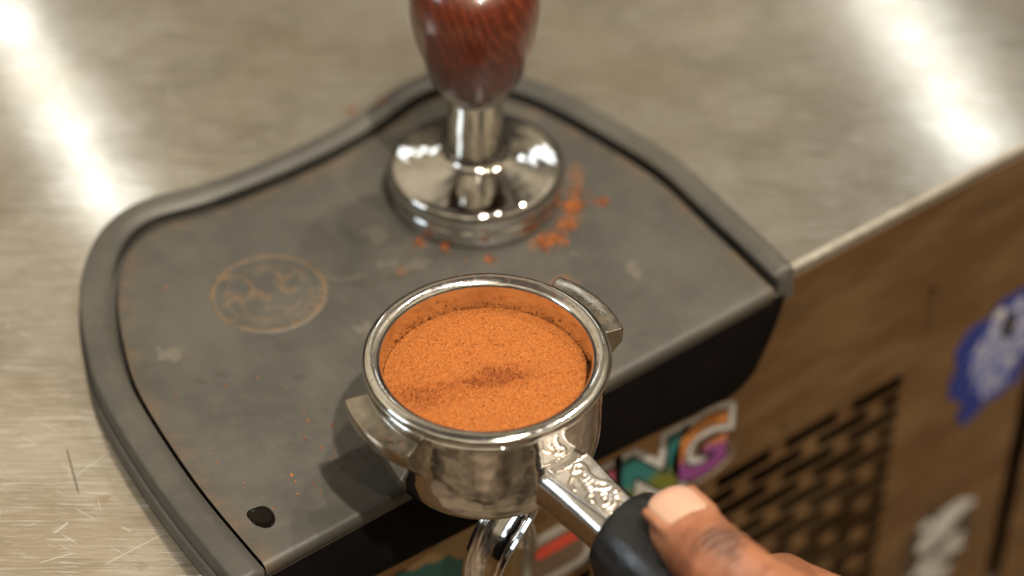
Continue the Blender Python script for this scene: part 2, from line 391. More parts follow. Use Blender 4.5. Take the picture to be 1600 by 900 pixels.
for i, p in enumerate(path):
    n = nrm(i)
    wd = 1.0+0.30*max(0.0, min(1.0, (20-p.x)/90))               # the rim is broader on its left side
    rings.append([(p.x+n.x*d*wd-MO.x, p.y+n.y*d*wd-MO.y, z) for d, z in RP]+[(p.x+n.x*10.6*wd-MO.x, p.y+n.y*10.6*wd-MO.y, 0.3)])
    inner.append(p+n*(9.7*wd))
# round both front ends
def shrink(r, k, dy):
    cx = sum(q[0] for q in r)/len(r)
    return [(cx+(q[0]-cx)*k, q[1]+dy, 0.3+(q[2]-0.3)*(0.6+0.4*k) if q[2] > 1 else q[2]) for q in r]
rings = [shrink(rings[0], 0.86, -1.6), shrink(rings[0], 0.96, -0.9)]+rings+[shrink(rings[-1], 0.96, -1.0), shrink(rings[-1], 0.84, -1.8)]
v, f = loft(rings)
o = obj('raised_rim', v, f, M['rim'], mat_o, autos=50); fix(o)
# floor with a rolled front lip
fy = lambda x: -13.7+(x+70)*0.0125
ip = [p for p in inner if p.y > fy(p.x)+0.5]
xs = [ip[0].x, ip[-1].x]                                        # right end, left end
poly = [(p.x-MO.x, p.y-MO.y) for p in ip]
NF = 60
front = [(xs[1]+(xs[0]-xs[1])*i/NF) for i in range(NF+1)]
bm = bmesh.new()
lay = bm.loops.layers.float_color.new('edge') if False else None
tv = [bm.verts.new((x*S, y*S, MZ*S)) for x, y in poly]
fv = [bm.verts.new(((x-MO.x)*S, (fy(x)+2.2-MO.y)*S, MZ*S)) for x in front]
bm.faces.new(tv+fv)
prev = fv
for d, z in ((0.9, 8.75), (0.25, 8.1), (0.0, 7.2), (0.0, 4.4), (0.5, 4.0), (0.5, 3.0)):
    cur = [bm.verts.new(((x-MO.x)*S, (fy(x)+d-MO.y)*S, z*S)) for x in front]
    for i in range(NF): bm.faces.new((prev[i], prev[i+1], cur[i+1], cur[i]))
    prev = cur
bmesh.ops.recalc_face_normals(bm, faces=bm.faces)
# fine grid over the floor so the dusty border can follow the rim
bmesh.ops.triangulate(bm, faces=[fc for fc in bm.faces if len(fc.verts) > 4])
big = [e for e in bm.edges if e.calc_length() > 0.006]
for _ in range(5):
    big = [e for e in bm.edges if e.calc_length() > 0.006]
    if big: bmesh.ops.subdivide_edges(bm, edges=big, cuts=1); bmesh.ops.triangulate(bm, faces=[fc for fc in bm.faces if len(fc.verts) > 3])
me = bpy.data.meshes.new('mat_floor'); bm.to_mesh(me); bm.free()
at = me.attributes.new('edge', 'FLOAT', 'POINT')
ipl = [(p.x-MO.x, p.y-MO.y) for p in ip[::2]]
for i, vv in enumerate(me.vertices):
    x, y = vv.co.x/S, vv.co.y/S
    d = min((x-a)**2+(y-b)**2 for a, b in ipl)**0.5
    at.data[i].value = max(0.0, 1-d/7.0)
o = link('mat_floor', me, M['mat'], mat_o, autos=60)
# material coordinates are object coordinates: bring the floor's object origin to the world origin of the stains
for vv in me.vertices: vv.co += MO*S
o.location = -MO*S
me.update()
# hanging front flap with its rounded lower corners
L = -84.0
FLAP = [(133.6, 2.9), (132.4, -3), (129.5, -12), (125.7, -20.4), (120.6, -28.4), (112.4, -32.2), (102, -31.6), (84, -29.8), (55.6, -27.5), (5, -24.9), (-31.6, -22.9)]
out = smooth_prof(FLAP, 6)+[(-45, -22.2), (L+26, -21.4)]+smooth_prof([(L+16, -20.6), (L+5, -16), (L+0.5, -9), (L, 2.9)], 6)
v, f = prism([(x-MO.x, z) for x, z in out], 0, 1, 'y')
n = len(out)
v = [((x), (fy(x+MO.x)+(0.9 if y < 0.5 else 8.5))-MO.y, z) for x, y, z in v]
o = obj('front_flap', v, f, M['flap'], mat_o, smooth=False); fix(o, 1.2, 2, 50)
# moulded round badge in the floor of the mat
bc = on_z(420, 458, MZ)
def badge_px(x, y): q = on_z(300+x/5, 370+y/5, MZ); return (q.x-bc.x, q.y-bc.y)
strokes = []
def stroke(pts, w, h, fn): strokes.append(([fn(*p) for p in smooth_prof(pts, 4)], w, h))
def relief(strokes, x, y):
    z = 0.0
    for pts, w, h in strokes:
        for (ax, ay), (bx, by) in zip(pts, pts[1:]):
            dx, dy = bx-ax, by-ay; L2 = dx*dx+dy*dy or 1e-9
            t = max(0, min(1, ((x-ax)*dx+(y-ay)*dy)/L2)); d = math.hypot(x-ax-dx*t, y-ay-dy*t)
            if d < w: z = max(z, h*(1-(d/w)**2)**0.7)
    return z
for pts, w in (([(240, 330), (330, 300), (440, 350), (500, 430)], 1.3), ([(250, 540), (320, 490), (380, 500), (410, 560)], 1.2), ([(470, 470), (470, 420), (530, 430), (540, 490)], 1.4),
               ([(540, 430), (600, 480), (570, 500)], 1.2), ([(500, 280), (560, 250), (640, 260), (700, 330), (690, 400)], 1.6), ([(720, 330), (780, 290), (840, 260), (860, 320)], 1.4),
               ([(640, 350), (690, 400), (760, 430), (820, 400)], 1.2), ([(420, 600), (520, 640), (640, 630), (760, 580), (840, 500)], 0.9), ([(280, 440), (340, 470), (440, 480)], 0.9), ([(560, 560), (660, 540), (740, 560)], 1.0),
               ([(300, 660), (330, 650)], 1.5), ([(370, 700), (400, 720)], 1.5), ([(440, 715), (450, 745)], 1.3), ([(500, 720), (520, 750)], 1.4), ([(560, 730), (600, 720)], 1.5), ([(660, 715), (680, 740)], 1.3), ([(720, 700), (750, 720)], 1.5), ([(790, 670), (820, 700)], 1.4), ([(850, 640), (890, 660)], 1.4), ([(900, 590), (940, 610)], 1.3), ([(950, 530), (990, 550)], 1.5), ([(980, 470), (1030, 480)], 1.4), ([(990, 410), (1040, 410)], 1.3)):
    stroke(pts, w, 0.2, badge_px)
NR, NA, BR = 46, 150, 19.8
v, hv = [(0, 0, 0.05)], [0.0]
for i in range(1, NR+1):
    r = BR*i/NR
    for j in range(NA):
        a = 2*math.pi*j/NA; x, y = r*math.cos(a), r*math.sin(a)
        ring = max(0, 1-((r-18.6)/1.0)**2)*0.32+max(0, 1-((r-14.2)/0.6)**2)*0.2
        h = max(ring if r < 19.7 else 0, relief(strokes, x, y) if r < 18 else 0)
        v.append((x, y, 0.05+h if i < NR else -0.1)); hv.append(h)
f = [(0, 1+j, 1+(j+1) % NA) for j in range(NA)]+[(1+(i-1)*NA+j, 1+i*NA+j, 1+i*NA+(j+1) % NA, 1+(i-1)*NA+(j+1) % NA) for i in range(1, NR) for j in range(NA)]
mb = rubber('badge_rubber'); h = mb.attr('relief')[2]
mb.set('color', mb.mix(mb.math('MULTIPLY', mb.range(h, 0.03, 0.25), mb.range(mb.noise(0.16, 3), 0.36, 0.62, 0.2, 0.62)), mb.c, (0.21, 0.125, 0.055)))
o = obj('moulded_badge', v, f, mb, mat_o, loc=(bc.x-MO.x, bc.y-MO.y, MZ)); fix(o)
at = o.data.attributes.new('relief', 'FLOAT', 'POINT'); at.data.foreach_set('value', hv)

# ------------------------------------------------------------------ tamper
tp = on_z(745, 304, MZ)
tam = empty('tamper', (tp.x, tp.y, MZ), label='coffee tamper with dark red wooden handle and chrome base on the mat', cat='tamper')
pb = [(0, 0.3), (26.5, 0.3), (28.2, 0.6), (29.0, 1.2), (29.4, 2.2), (29.5, 5.6), (29.3, 6.3), (28.9, 6.8), (28.9, 7.2), (29.5, 7.9), (30.2, 9.0), (30.3, 11.6), (30.1, 13.0), (29.3, 14.2), (28.0, 14.9), (26.2, 15.3), (22, 16.1), (17, 17.1), (13.4, 17.9), (11.4, 18.5), (10.4, 19.3), (9.9, 20), (9.8, 21)]
v, f = lathe(smooth_prof(pb, 3), 128); fix(obj('base', v, f, M['chrome'], tam, autos=60))
pn = [(9.8, 20.9), (9.4, 21.2), (9.5, 21.7), (9.5, 42.6), (9.8, 43.2), (9.8, 45.4), (9.4, 46.2), (0, 46.2)]
v, f = lathe(pn, 96); fix(obj('neck', v, f, M['chrome'], tam, autos=40))
mw = Mat('red_hardwood', rough=0.28, coat=0.8); mw.set('Coat Roughness', 0.12)
wv = mw.map(rot=(0.55, 0.45, 0.2), scale=(1, 1, 0.5))
dis = mw.noise(0.07, 3, 0.5, wv)
sw = mw.sep(wv)
rr = mw.math('SQRT', mw.math('ADD', mw.math('POWER', mw.math('ADD', sw[0], 14.0), 2), mw.math('POWER', mw.math('ADD', sw[1], 19.0), 2)))
ring = mw.math('ADD', mw.math('MULTIPLY', rr, 0.36), mw.math('MULTIPLY', dis, 3.0))
ring = mw.math('ABSOLUTE', mw.math('SUBTRACT', mw.math('FRACT', ring), 0.5))
fib = mw.noise(1.0, 4, 0.65, mw.map(rot=(0.25, 0.35, 0.2), scale=(1.5, 1.5, 0.22)))
c = mw.ramp(ring, (0.0, (0.075, 0.014, 0.007)), (0.2, (0.10, 0.019, 0.008)), (0.38, (0.12, 0.023, 0.010)), (0.5, (0.165, 0.035, 0.012)))
c = mw.mix(mw.range(fib, 0.42, 0.62, 0, 0.75), c, (0.045, 0.010, 0.006))
big = mw.noise(0.05, 2); c = mw.mix(mw.range(big, 0.45, 0.65, 0, 0.35), c, (0.17, 0.036, 0.012))
mw.set('color', c); mw.set('Normal', mw.bump(fib, 0.05, 0.25))
ph = [(0, 46.0), (9.4, 46.0), (10.7, 46.2), (12.2, 47.4), (14.6, 50.6), (16.7, 55), (18.6, 60.5), (20.6, 68), (21.5, 75.5), (21.6, 81), (20.6, 87), (17.6, 92.5), (12, 96.5), (6, 97.8), (0, 98)]
v, f = lathe(smooth_prof(ph, 5), 96); fix(obj('wooden_handle', v, f, mw, tam))

# ------------------------------------------------------------------ portafilter
PC = V((0.3, -23.6, 22.8)); YAW = rad(4.0); SC = 1.024
pf = empty('portafilter', tuple(PC), YAW, label='chrome portafilter with black grip held over the front of the mat', cat='portafilter')
pf.scale = (SC,)*3
RM = Matrix.Rotation(-YAW, 2)
def loc_z(px, py, z):                          # photo pixel -> portafilter's own coordinates
    q = on_z(px, py, z); w = RM @ V((q.x-PC.x, q.y-PC.y))/SC; return V((w.x, w.y, (z-PC.z)/SC))
pbowl = [(0, -2.4), (22.5, -2.4), (27.2, -1.7), (30.3, 0.6), (32.0, 4.4), (32.9, 9.0), (33.35, 14), (33.5, 20), (33.6, 25), (33.7, 30), (33.8, 31.6), (34.5, 32.0), (34.6, 33.0), (34.0, 33.6), (31.4, 33.7), (31.2, 30), (30.8, 12), (26, 3), (0, 2)]
v, f = lathe(pbowl[:1]+smooth_prof(pbowl[1:10], 4)+pbowl[10:], 128); bowl = fix(obj('bowl', v, f, M['bowl'], pf, autos=45))
prim = [(33.2, 33.9), (34.9, 34.0), (35.35, 34.6), (35.4, 35.4), (34.9, 36.3), (33.9, 36.85), (32.6, 37.0), (31.2, 36.6), (30.2, 35.8), (29.8, 34.4), (29.7, 30), (29.5, 20), (29.2, 12), (0, 12)]
v, f = lathe(smooth_prof(prim[:12], 3)+prim[12:], 160); basket = fix(obj('filter_basket', v, f, M['lip'], pf, autos=60))
def ear(sgn):
    rings = []
    A = rad(19.5)
    NSEG = 18
    for k in range(NSEG+1):
        a = -A+2*A*k/NSEG; t = abs(a)/A
        ro = 43.0-0.6*t*t; zt = 33.0+0.7*sgn*(a/A); zb = zt-6.6
        prof = [(32.5, zt-0.2), (34.6, zt), (ro-1.0, zt), (ro-0.2, zt-0.35), (ro, zt-1.2), (ro-0.3, zb+1.5), (ro-1.6, zb), (36.5, zb-5.5), (33.0, zb-11), (32.0, zb-11)]
        ca = a if sgn > 0 else a+math.pi
        rings.append([(r*math.cos(ca), r*math.sin(ca), z) for r, z in prof])
    v, f = loft(rings); o = obj('locking_ear', v, f, M['ear'], pf, autos=35); fix(o, 0.5, 2, 55); return o
ear(1); ear(-1)
# neck: a tapering cast bar with a flat top
def sect(y, zc, hw, hh, topw, n=40):
    ring = []
    for i in range(n):
        a = 2*math.pi*i/n; c_, s_ = math.cos(a), math.sin(a); p = 2.6
        x = hw*math.copysign(abs(c_)**(2/p), c_); z = hh*math.copysign(abs(s_)**(2/p), s_)
        if z > hh*0.55: x *= 1-(1-topw)*min(1, (z-hh*0.55)/(hh*0.3)); z = min(z, hh*0.86)
        ring.append((x, y, zc+z))
    return ring
NZ = -4.2
ns = [(-30.5, 15.4, 9.6, 9.2, 0.90), (-36, 15.3, 9.4, 9.0, 0.88), (-42, 15.1, 9.1, 8.8, 0.83), (-48, 14.9, 8.9, 8.6, 0.76), (-54, 14.6, 8.8, 8.5, 0.68), (-60, 14.3, 8.8, 8.5, 0.62), (-66, 14.0, 8.8, 8.5, 0.6)]
v, f = loft([sect(q[0], q[1]+NZ, *q[2:]) for q in ns]); neck = obj('neck', v, f, M['neck'], pf, autos=55); fix(neck)
# weld fillet where the neck meets the bowl
# cast lion-like relief on the flat top
def relief_px(x, y): q = loc_z(780+x/3.75, 660+y/3.75, PC.z+18.6); return (q.x, q.y)
strokes = []
for pts, w, h in (([(435, 300), (445, 265), (480, 255), (505, 275), (520, 310)], 0.75, 0.6), ([(450, 300), (480, 290), (500, 310)], 0.6, 0.5), ([(500, 290), (545, 330), (590, 350), (640, 360), (680, 400)], 0.9, 0.75),
                  ([(470, 330), (500, 345), (520, 330)], 0.55, 0.55), ([(480, 350), (515, 365), (540, 345)], 0.55, 0.55), ([(500, 372), (530, 385), (560, 362)], 0.55, 0.55), ([(515, 395), (545, 402), (580, 378)], 0.55, 0.55),
                  ([(560, 380), (600, 390), (640, 385), (660, 370), (640, 360)], 0.9, 0.7), ([(640, 385), (670, 420), (690, 430), (700, 410)], 0.7, 0.6), ([(560, 410), (580, 450), (610, 480), (640, 470), (640, 440), (615, 435)], 0.75, 0.65),
                  ([(540, 420), (520, 445), (545, 460)], 0.55, 0.5), ([(650, 430), (680, 460), (660, 490), (630, 500)], 0.7, 0.6), ([(620, 505), (660, 520), (690, 500), (715, 470), (735, 480)], 0.6, 0.55), ([(600, 420), (630, 410), (650, 425)], 0.7, 0.7),
                  ([(430, 330), (415, 370), (440, 400)], 0.45, 0.35), ([(660, 545), (690, 530), (730, 505), (750, 470)], 0.5, 0.4),
                  ([(320, 295), (345, 285), (335, 300), (365, 290)], 0.4, 0.35), ([(375, 275), (395, 250), (400, 275), (420, 262)], 0.4, 0.35), ([(415, 240), (425, 262), (440, 245)], 0.4, 0.35), ([(445, 215), (470, 200), (485, 210)], 0.4, 0.35)):
    stroke(pts, w*0.95, h*0.62, relief_px)
near = [(p, w+0.55, 1.0) for p, w, h in strokes]
v, hv, f = [], [], []
U, W_ = 120, 66
for i in range(U+1):
    y = -34.6-i*(59.2-34.6)/U
    hw = 7.5-(7.5-4.6)*i/U
    for j in range(W_+1):
        x = -hw+2*hw*j/W_; brd = min(i, U-i, j, W_-j)
        zt = 15.35-(-33-y)*0.042*1.0
        h = relief(strokes, x, y) if brd > 0 else 0; hv.append(h if h > 0 else (0.3 if relief(near, x, y) == 0 else 0.0))
        frame = 0.10 if brd in (2, 3, 4) else 0
        zz = NZ+15.45-0.0455*(-33-y)+7.72-0.0165*(-33-y)
        v.append((x, y, zz+(0.08+max(h, frame) if brd > 0 else -0.5)))
f = [(i*(W_+1)+j, (i+1)*(W_+1)+j, (i+1)*(W_+1)+j+1, i*(W_+1)+j+1) for i in range(U) for j in range(W_)]
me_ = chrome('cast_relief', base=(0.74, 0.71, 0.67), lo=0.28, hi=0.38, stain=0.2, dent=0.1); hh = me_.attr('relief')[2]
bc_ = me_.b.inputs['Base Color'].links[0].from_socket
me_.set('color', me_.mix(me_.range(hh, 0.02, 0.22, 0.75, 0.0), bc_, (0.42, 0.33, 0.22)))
o = obj('cast_lion_emblem', v, f, me_, neck); fix(o)
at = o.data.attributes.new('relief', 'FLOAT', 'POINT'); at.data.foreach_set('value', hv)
# grip
pg = [(0, 0), (11.4, 0.0), (12.6, 0.3), (13.4, 1.2), (14.1, 4.0), (14.9, 10), (15.3, 17), (15.1, 26), (14.3, 40), (13.4, 55), (12.8, 70), (13.0, 85), (13.6, 98), (13.2, 106), (11, 111), (6, 113.5), (0, 114)]
v, f = lathe(smooth_prof([(a*1.09, b) for a, b in pg], 4), 72)
tilt = rad(4)
def gx(p): x, y, z = p; return (x, -59.5-z*math.cos(tilt)+y*math.sin(tilt), 14.1+NZ+y-z*math.sin(tilt))
fix(obj('grip', [gx(p) for p in v], f, M['grip'], pf))
# twin open spout under the bowl
v, f = lathe([(0, 1.0), (10.5, 1.0), (10.0, -2.5), (8.6, -5.5), (8.0, -8.5), (0, -8.5)], 48); fix(obj('spout_boss', v, f, M['neck'], pf, autos=40))
def spout(sgn):
    ctrl = [(-3, -6, -4), (-3.5, -9, -9), (-2.5, -10.5, -15), (2.5, -11, -21), (8.5, -11, -28), (12.5, -11, -37), (14, -11, -48)]
    if sgn > 0: ctrl = [(max(x, 2.5), -y*0.4-4, z) for x, y, z in ctrl]
    pts = smooth_prof(ctrl, 5); rings = []
    for i, p in enumerate(pts):
        a, b = V(pts[max(0, i-1)]), V(pts[min(len(pts)-1, i+1)]); t = (b-a).normalized(); n = V((t.z, 0, -t.x))   # n points outward/up
        if n.z < 0: n = -n
        w, dp = 8.6-1.2*i/len(pts), 5.8
        ou, inn = [], []
        for k in range(17):
            ang = math.pi*k/16
            ou.append(V(p)+V((0, 1, 0))*w*math.cos(ang)-n*dp*math.sin(ang)); inn.append(V(p)+V((0, 1, 0))*(w-1.5)*math.cos(ang)-n*(dp-1.5)*math.sin(ang))
        rings.append([(q.x*sgn, q.y, q.z) for q in ou+inn[::-1]])
    v, f = loft(rings); o = obj('spout', v, f, M['bowl'], pf, autos=50); return fix(o, 0.4, 2, 60)
spout(1); spout(-1)

# ------------------------------------------------------------------ ground coffee in the basket
mc = Mat('ground_coffee', rough=0.85, spec=0.25)
dkk = mc.attr('pit_shade')[2]
n1 = mc.noise(2.0, 3, 0.7); n2 = mc.noise(0.25, 3, 0.6)
c = mc.mix(mc.range(n1, 0.35, 0.7), (0.29, 0.08, 0.015), (0.52, 0.178, 0.040))
c = mc.mix(mc.range(n2, 0.4, 0.7, 0, 0.35), c, (0.45, 0.125, 0.02))
c = mc.mix(mc.range(mc.noise(3.2, 2, 0.6, mc.map(loc=(3, 9, 1))), 0.60, 0.70, 0, 0.8), c, (0.17, 0.035, 0.008))
c = mc.mix(mc.range(mc.noise(3.0, 2, 0.6, mc.map(loc=(13, 2, 7))), 0.63, 0.70, 0, 0.7), c, (0.85, 0.42, 0.14))
c = mc.mix(mc.math('MULTIPLY', dkk, mc.range(n1, 0.3, 0.65, 0.9, 0.4)), c, (0.17, 0.036, 0.008))  # self-shadow of the crumbly pits, painted in as dark brown
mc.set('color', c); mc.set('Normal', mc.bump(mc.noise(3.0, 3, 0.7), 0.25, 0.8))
CZ = 27.6
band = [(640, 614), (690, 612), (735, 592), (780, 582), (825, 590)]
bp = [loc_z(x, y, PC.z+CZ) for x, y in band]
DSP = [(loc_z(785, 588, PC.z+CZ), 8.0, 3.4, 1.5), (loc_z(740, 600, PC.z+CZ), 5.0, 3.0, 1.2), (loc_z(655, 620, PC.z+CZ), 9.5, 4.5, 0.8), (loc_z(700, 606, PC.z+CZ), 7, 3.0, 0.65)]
def pit_shade(x, y):
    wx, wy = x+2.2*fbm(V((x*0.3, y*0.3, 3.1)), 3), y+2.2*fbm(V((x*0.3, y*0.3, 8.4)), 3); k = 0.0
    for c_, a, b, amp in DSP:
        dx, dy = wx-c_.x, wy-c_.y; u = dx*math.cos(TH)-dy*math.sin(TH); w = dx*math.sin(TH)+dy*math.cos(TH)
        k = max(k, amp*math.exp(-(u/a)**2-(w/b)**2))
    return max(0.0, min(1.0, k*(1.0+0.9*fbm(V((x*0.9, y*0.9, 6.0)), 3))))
def cz(x, y):
    r = math.hypot(x, y); k = pit_shade(x, y)
    h = 0.22*fbm(V((x*0.5, y*0.5, 0)), 2)+0.13*noise.noise(V((x*1.7, y*1.7, 5)))+0.10*noise.noise(V((x*3.3, y*3.3, 9)))
    p = noise.noise(V((x*0.95, y*0.95, 21))); h -= 1.6*max(0, p-0.40)
    h += k*(1.3*noise.noise(V((x*1.1, y*1.1, 2)))+0.6*noise.noise(V((x*2.3, y*2.3, 4)))-0.4)
    if r > 25: h += 0.25*(r-25)/4.6*noise.noise(V((x*0.7, y*0.7, 40)))-0.04*(r-25)
    return CZ+h, k
NR, NA, CR = 120, 420, 29.55
v, f = [], []; dv = []
z, k = cz(0, 0); v.append((0, 0, z)); dv.append(k)
for i in range(1, NR+1):
    r = CR*(i/NR)**0.8
    for j in range(NA):
        a = 2*math.pi*(j+0.5*(i % 2))/NA; x, y = r*math.cos(a), r*math.sin(a); z, k = cz(x, y); v.append((x, y, z)); dv.append(k)
f = [(0, 1+j, 1+(j+1) % NA) for j in range(NA)]+[(1+(i-1)*NA+j, 1+i*NA+j, 1+i*NA+(j+1) % NA, 1+(i-1)*NA+(j+1) % NA) for i in range(1, NR) for j in range(NA)]
cof = empty('coffee_grounds', tuple(PC), YAW, label='level bed of orange brown ground coffee filling the portafilter basket', cat='coffee')
cof.scale = (SC,)*3
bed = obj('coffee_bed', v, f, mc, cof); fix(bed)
at = bed.data.attributes.new('pit_shade', 'FLOAT', 'POINT'); at.data.foreach_set('value', dv)
rnd = random.Random(3); pts = []
for _ in range(2600):
    r, a = 29*math.sqrt(rnd.random()), rnd.random()*6.283; x, y = r*math.cos(a), r*math.sin(a); pts.append((x, y, cz(x, y)[0]-0.05))
for _ in range(220):                           # piled against the wall
    a = rnd.random()*6.283; r = 29.4-abs(rnd.gauss(0, 0.5)); pts.append((r*math.cos(a), r*math.sin(a), cz(r*math.cos(a), r*math.sin(a))[0]+rnd.random()*0.2))
v, f = grains(pts, 0.12, 0.30, 5); obj('loose_grains', v, f, mc, cof, smooth=False, kind='stuff')
mdk = Mat('dark_coffee_crumb', rough=0.8, color=(0.22, 0.058, 0.015))
pts = []
for _ in range(55):
    a = rnd.gauss(0.5, 0.5) if rnd.random() < 0.75 else rnd.random()*6.283; r = 29.5; pts.append((r*math.cos(a), r*math.sin(a), CZ+abs(rnd.gauss(0, 1.6))))
v, f = grains(pts, 0.12, 0.32, 6); obj('wall_crumbs', v, f, mdk, cof, smooth=False, kind='stuff')
pts = []
for _ in range(420):
    a = rnd.gauss(0.75, 0.75) if rnd.random() < 0.55 else rnd.random()*6.283; r = rnd.uniform(30.9, 34.6)
    zz = 36.95-0.16*(r-32.6)**2; pts.append((r*math.cos(a), r*math.sin(a), zz))
for _ in range(60):
    a = rnd.uniform(-0.3, 0.3)+(math.pi if rnd.random() < 0.6 else 0); r = rnd.uniform(36, 42.5); pts.append((r*math.cos(a), r*math.sin(a), 33.0))
v, f = grains(pts, 0.07, 0.2, 8); obj('rim_crumbs', v, f, mdk, cof, smooth=False, kind='stuff')

# ------------------------------------------------------------------ spilt coffee on the mat
mo = Mat('orange_coffee_crumb', rough=0.85); mo.set('color', mo.mix(mo.range(mo.noise(0.6, 2), 0.4, 0.65), (0.20, 0.062, 0.018), (0.55, 0.17, 0.035)))
def scatter(cx, cy, n, sx_, sy_, z=MZ): return [(on_z(cx+rnd.gauss(0, sx_), cy+rnd.gauss(0, sy_), z).x, on_z(cx+rnd.gauss(0, sx_), cy+rnd.gauss(0, sy_), z).y, z) for _ in range(n)]
def cloud(cx, cy, n, s_, z=MZ):
    out = []
    for _ in range(n):
        q = on_z(cx+rnd.gauss(0, s_), cy+rnd.gauss(0, s_*0.75), z); out.append((q.x, q.y, z+rnd.random()*0.15))
    return out
clumps = [(('brighter', 'heap of loose orange coffee grounds beside the right edge of the tamper base'), [(897, 322, 170, 9), (888, 350, 90, 8), (900, 300, 40, 8)]),
          (('x', 'streak of orange coffee grounds at the front right foot of the tamper base'), [(866, 372, 130, 10), (850, 381, 70, 6)]),
          (('x', 'tiny orange coffee clump lying apart to the right of the tamper'), [(941, 315, 60, 4.5)]),
          (('x', 'small orange coffee clumps at the front left foot of the tamper base'), [(654, 379, 60, 4.5), (697, 384, 40, 5)]),
          (('x', 'small orange coffee clump on the mat between tamper and portafilter'), [(765, 406, 35, 4)]),]
for lab, (cx, cy, n, s_), zz in (('faint orange coffee dust on the rear left part of the mat rim', (600, 157, 26, 6), 14.0), ('faint orange coffee dust on the steel behind the rear of the mat', (546, 172, 26, 5), 0.0)):
    v, f = grains(cloud(cx, cy, n, s_, zz), 0.2, 0.45, 14); obj('coffee_dust', v, f, mo, smooth=False, label=lab, cat='coffee grounds', kind='stuff')
for (_, lab), blobs in clumps:
    pts = [p for b in blobs for p in cloud(*b)]
    v, f = grains(pts, 0.25, 0.6, 11); obj('spilt_coffee', v, f, mo, smooth=False, label=lab, cat='coffee grounds', kind='stuff')
pts = []
for cx, cy, n, s_ in ((470, 690, 26, 60), (540, 700, 22, 30), (640, 400, 20, 60), (400, 640, 16, 90), (300, 560, 14, 70), (460, 760, 10, 25), (960, 420, 16, 60), (845, 428, 8, 14), (230, 600, 10, 30), (330, 740, 12, 30)):
    pts += cloud(cx, cy, n, s_)
pts = [p for p in pts if p[1] > -10 and -66 < p[0] < 125]
v, f = grains(pts, 0.12, 0.38, 12); obj('scattered_crumbs', v, f, mo, smooth=False, label='fine coffee crumbs scattered over the rubber mat floor', cat='coffee crumbs', kind='stuff')
def puddle(name, cx, cy, rx, ry, hgt, mat, label, cat, seed=0):
    q = on_z(cx, cy, MZ); n = 40; rings = []
    for s_, z in ((1.0, 0.0), (0.97, 0.5), (0.85, 0.85), (0.55, 1.0)):
        ring = []
        for i in range(n):
            a = 2*math.pi*i/n; w = 1+0.22*noise.noise(V((math.cos(a)*1.2+seed, math.sin(a)*1.2, seed)))
            d = right*(rx*math.cos(a)*w*s_)+V((math.sin(TH), math.cos(TH), 0))*(ry*math.sin(a)*w*s_)+right*(-0.25*ry*math.sin(a)*s_)
            ring.append((d.x, d.y, z*hgt))
        rings.append(ring)
    v, f = loft(rings); return fix(obj(name, v, f, mat, label=label, cat=cat, loc=(q.x, q.y, MZ+0.02)))
mp = Mat('wet_coffee', color=(0.005, 0.003, 0.002), rough=0.05); mp.set('spec', 0.2)
puddle('coffee_drip', 409, 808, 4.3, 4.2, 0.45, mp, 'small glossy dark drip of coffee by the front left rim of the mat', 'coffee drip', 4.0)

# ------------------------------------------------------------------ stickers on the counter front
YP = 1.5
def flat(name, col_, rough=0.4, **kw): return Mat(name, color=col_, rough=rough)
W1 = Mat('sticker_white', rough=0.35); W1.set('color', W1.mix(W1.range(W1.noise(0.2, 3), 0.35, 0.65), (0.5, 0.48, 0.44), (0.64, 0.62, 0.58)))
def letter(ch, x, z, size, mat, parent, y, off=0.0, thick=0.15, origin=(0, 0)):
    cu = bpy.data.curves.new('letter', 'FONT'); cu.body = ch; cu.size = size*S; cu.offset = off*S; cu.extrude = thick*S; cu.resolution_u = 4
    t = bpy.data.objects.new('t', cu); col.objects.link(t)
    dg = bpy.context.evaluated_depsgraph_get(); dg.update()
    me = bpy.data.meshes.new_from_object(t.evaluated_get(dg)); bpy.data.objects.remove(t); bpy.data.curves.remove(cu)
    for vv in me.vertices: vv.co = V((vv.co.x+(x-origin[0])*S, -vv.co.z+(y-YP)*S, vv.co.y+(z-origin[1])*S))
    me.materials.clear()
    return link('letter' if off < 0.5 else 'white_border', me, mat, parent, smooth=False)
def two_tone(name, a, b, zc, w=6):
    m = Mat(name, rough=0.4); z = m.sep()[2]; m.set('color', m.mix(m.range(m.math('ADD', z, m.math('MULTIPLY', m.math('SUBTRACT', m.noise(0.12), 0.5), 14)), zc-w, zc+w), a, b)); return m
ls = empty('letter_sticker', (92, YP, -78), label='die cut sticker with colourful letters and white border below the mat', cat='sticker')
og = (92, -78)
SZ = 38
lets = [('I', 63.5, two_tone('ink_pink', (0.42, 0.05, 0.10), (0.5, 0.10, 0.16), 15)), ('N', 73, two_tone('ink_teal', (0.16, 0.17, 0.02), (0.02, 0.17, 0.16), 12, 4)), ('G', 96, two_tone('ink_orange', (0.26, 0.06, 0.24), (0.60, 0.22, 0.05), 11, 3))]
dkb = flat('ink_black', (0.015, 0.012, 0.012))
for ch, x, m_ in lets:
    letter(ch, x, -78, SZ, W1, ls, YP-0.2, 4.6, 0.12, og)
for i, (ch, x, m_) in enumerate(lets):
    o = letter(ch, x, -78, SZ, dkb, ls, YP-0.46, 2.0, 0.06, og); o.name = 'letter_outline'
    letter(ch, x, -78, SZ, m_, ls, YP-0.66, 1.0, 0.06, og)
def blob(cx, cz_, rx, rz, seed, lobes=0.25, n=48, fq=1.6):
    out = []
    for i in range(n):
        a = 2*math.pi*i/n; w = 1+lobes*fbm(V((math.cos(a)*fq+seed, math.sin(a)*fq, seed)), 2)
        out.append((cx+rx*w*math.cos(a), cz_+rz*w*math.sin(a)))
    return out
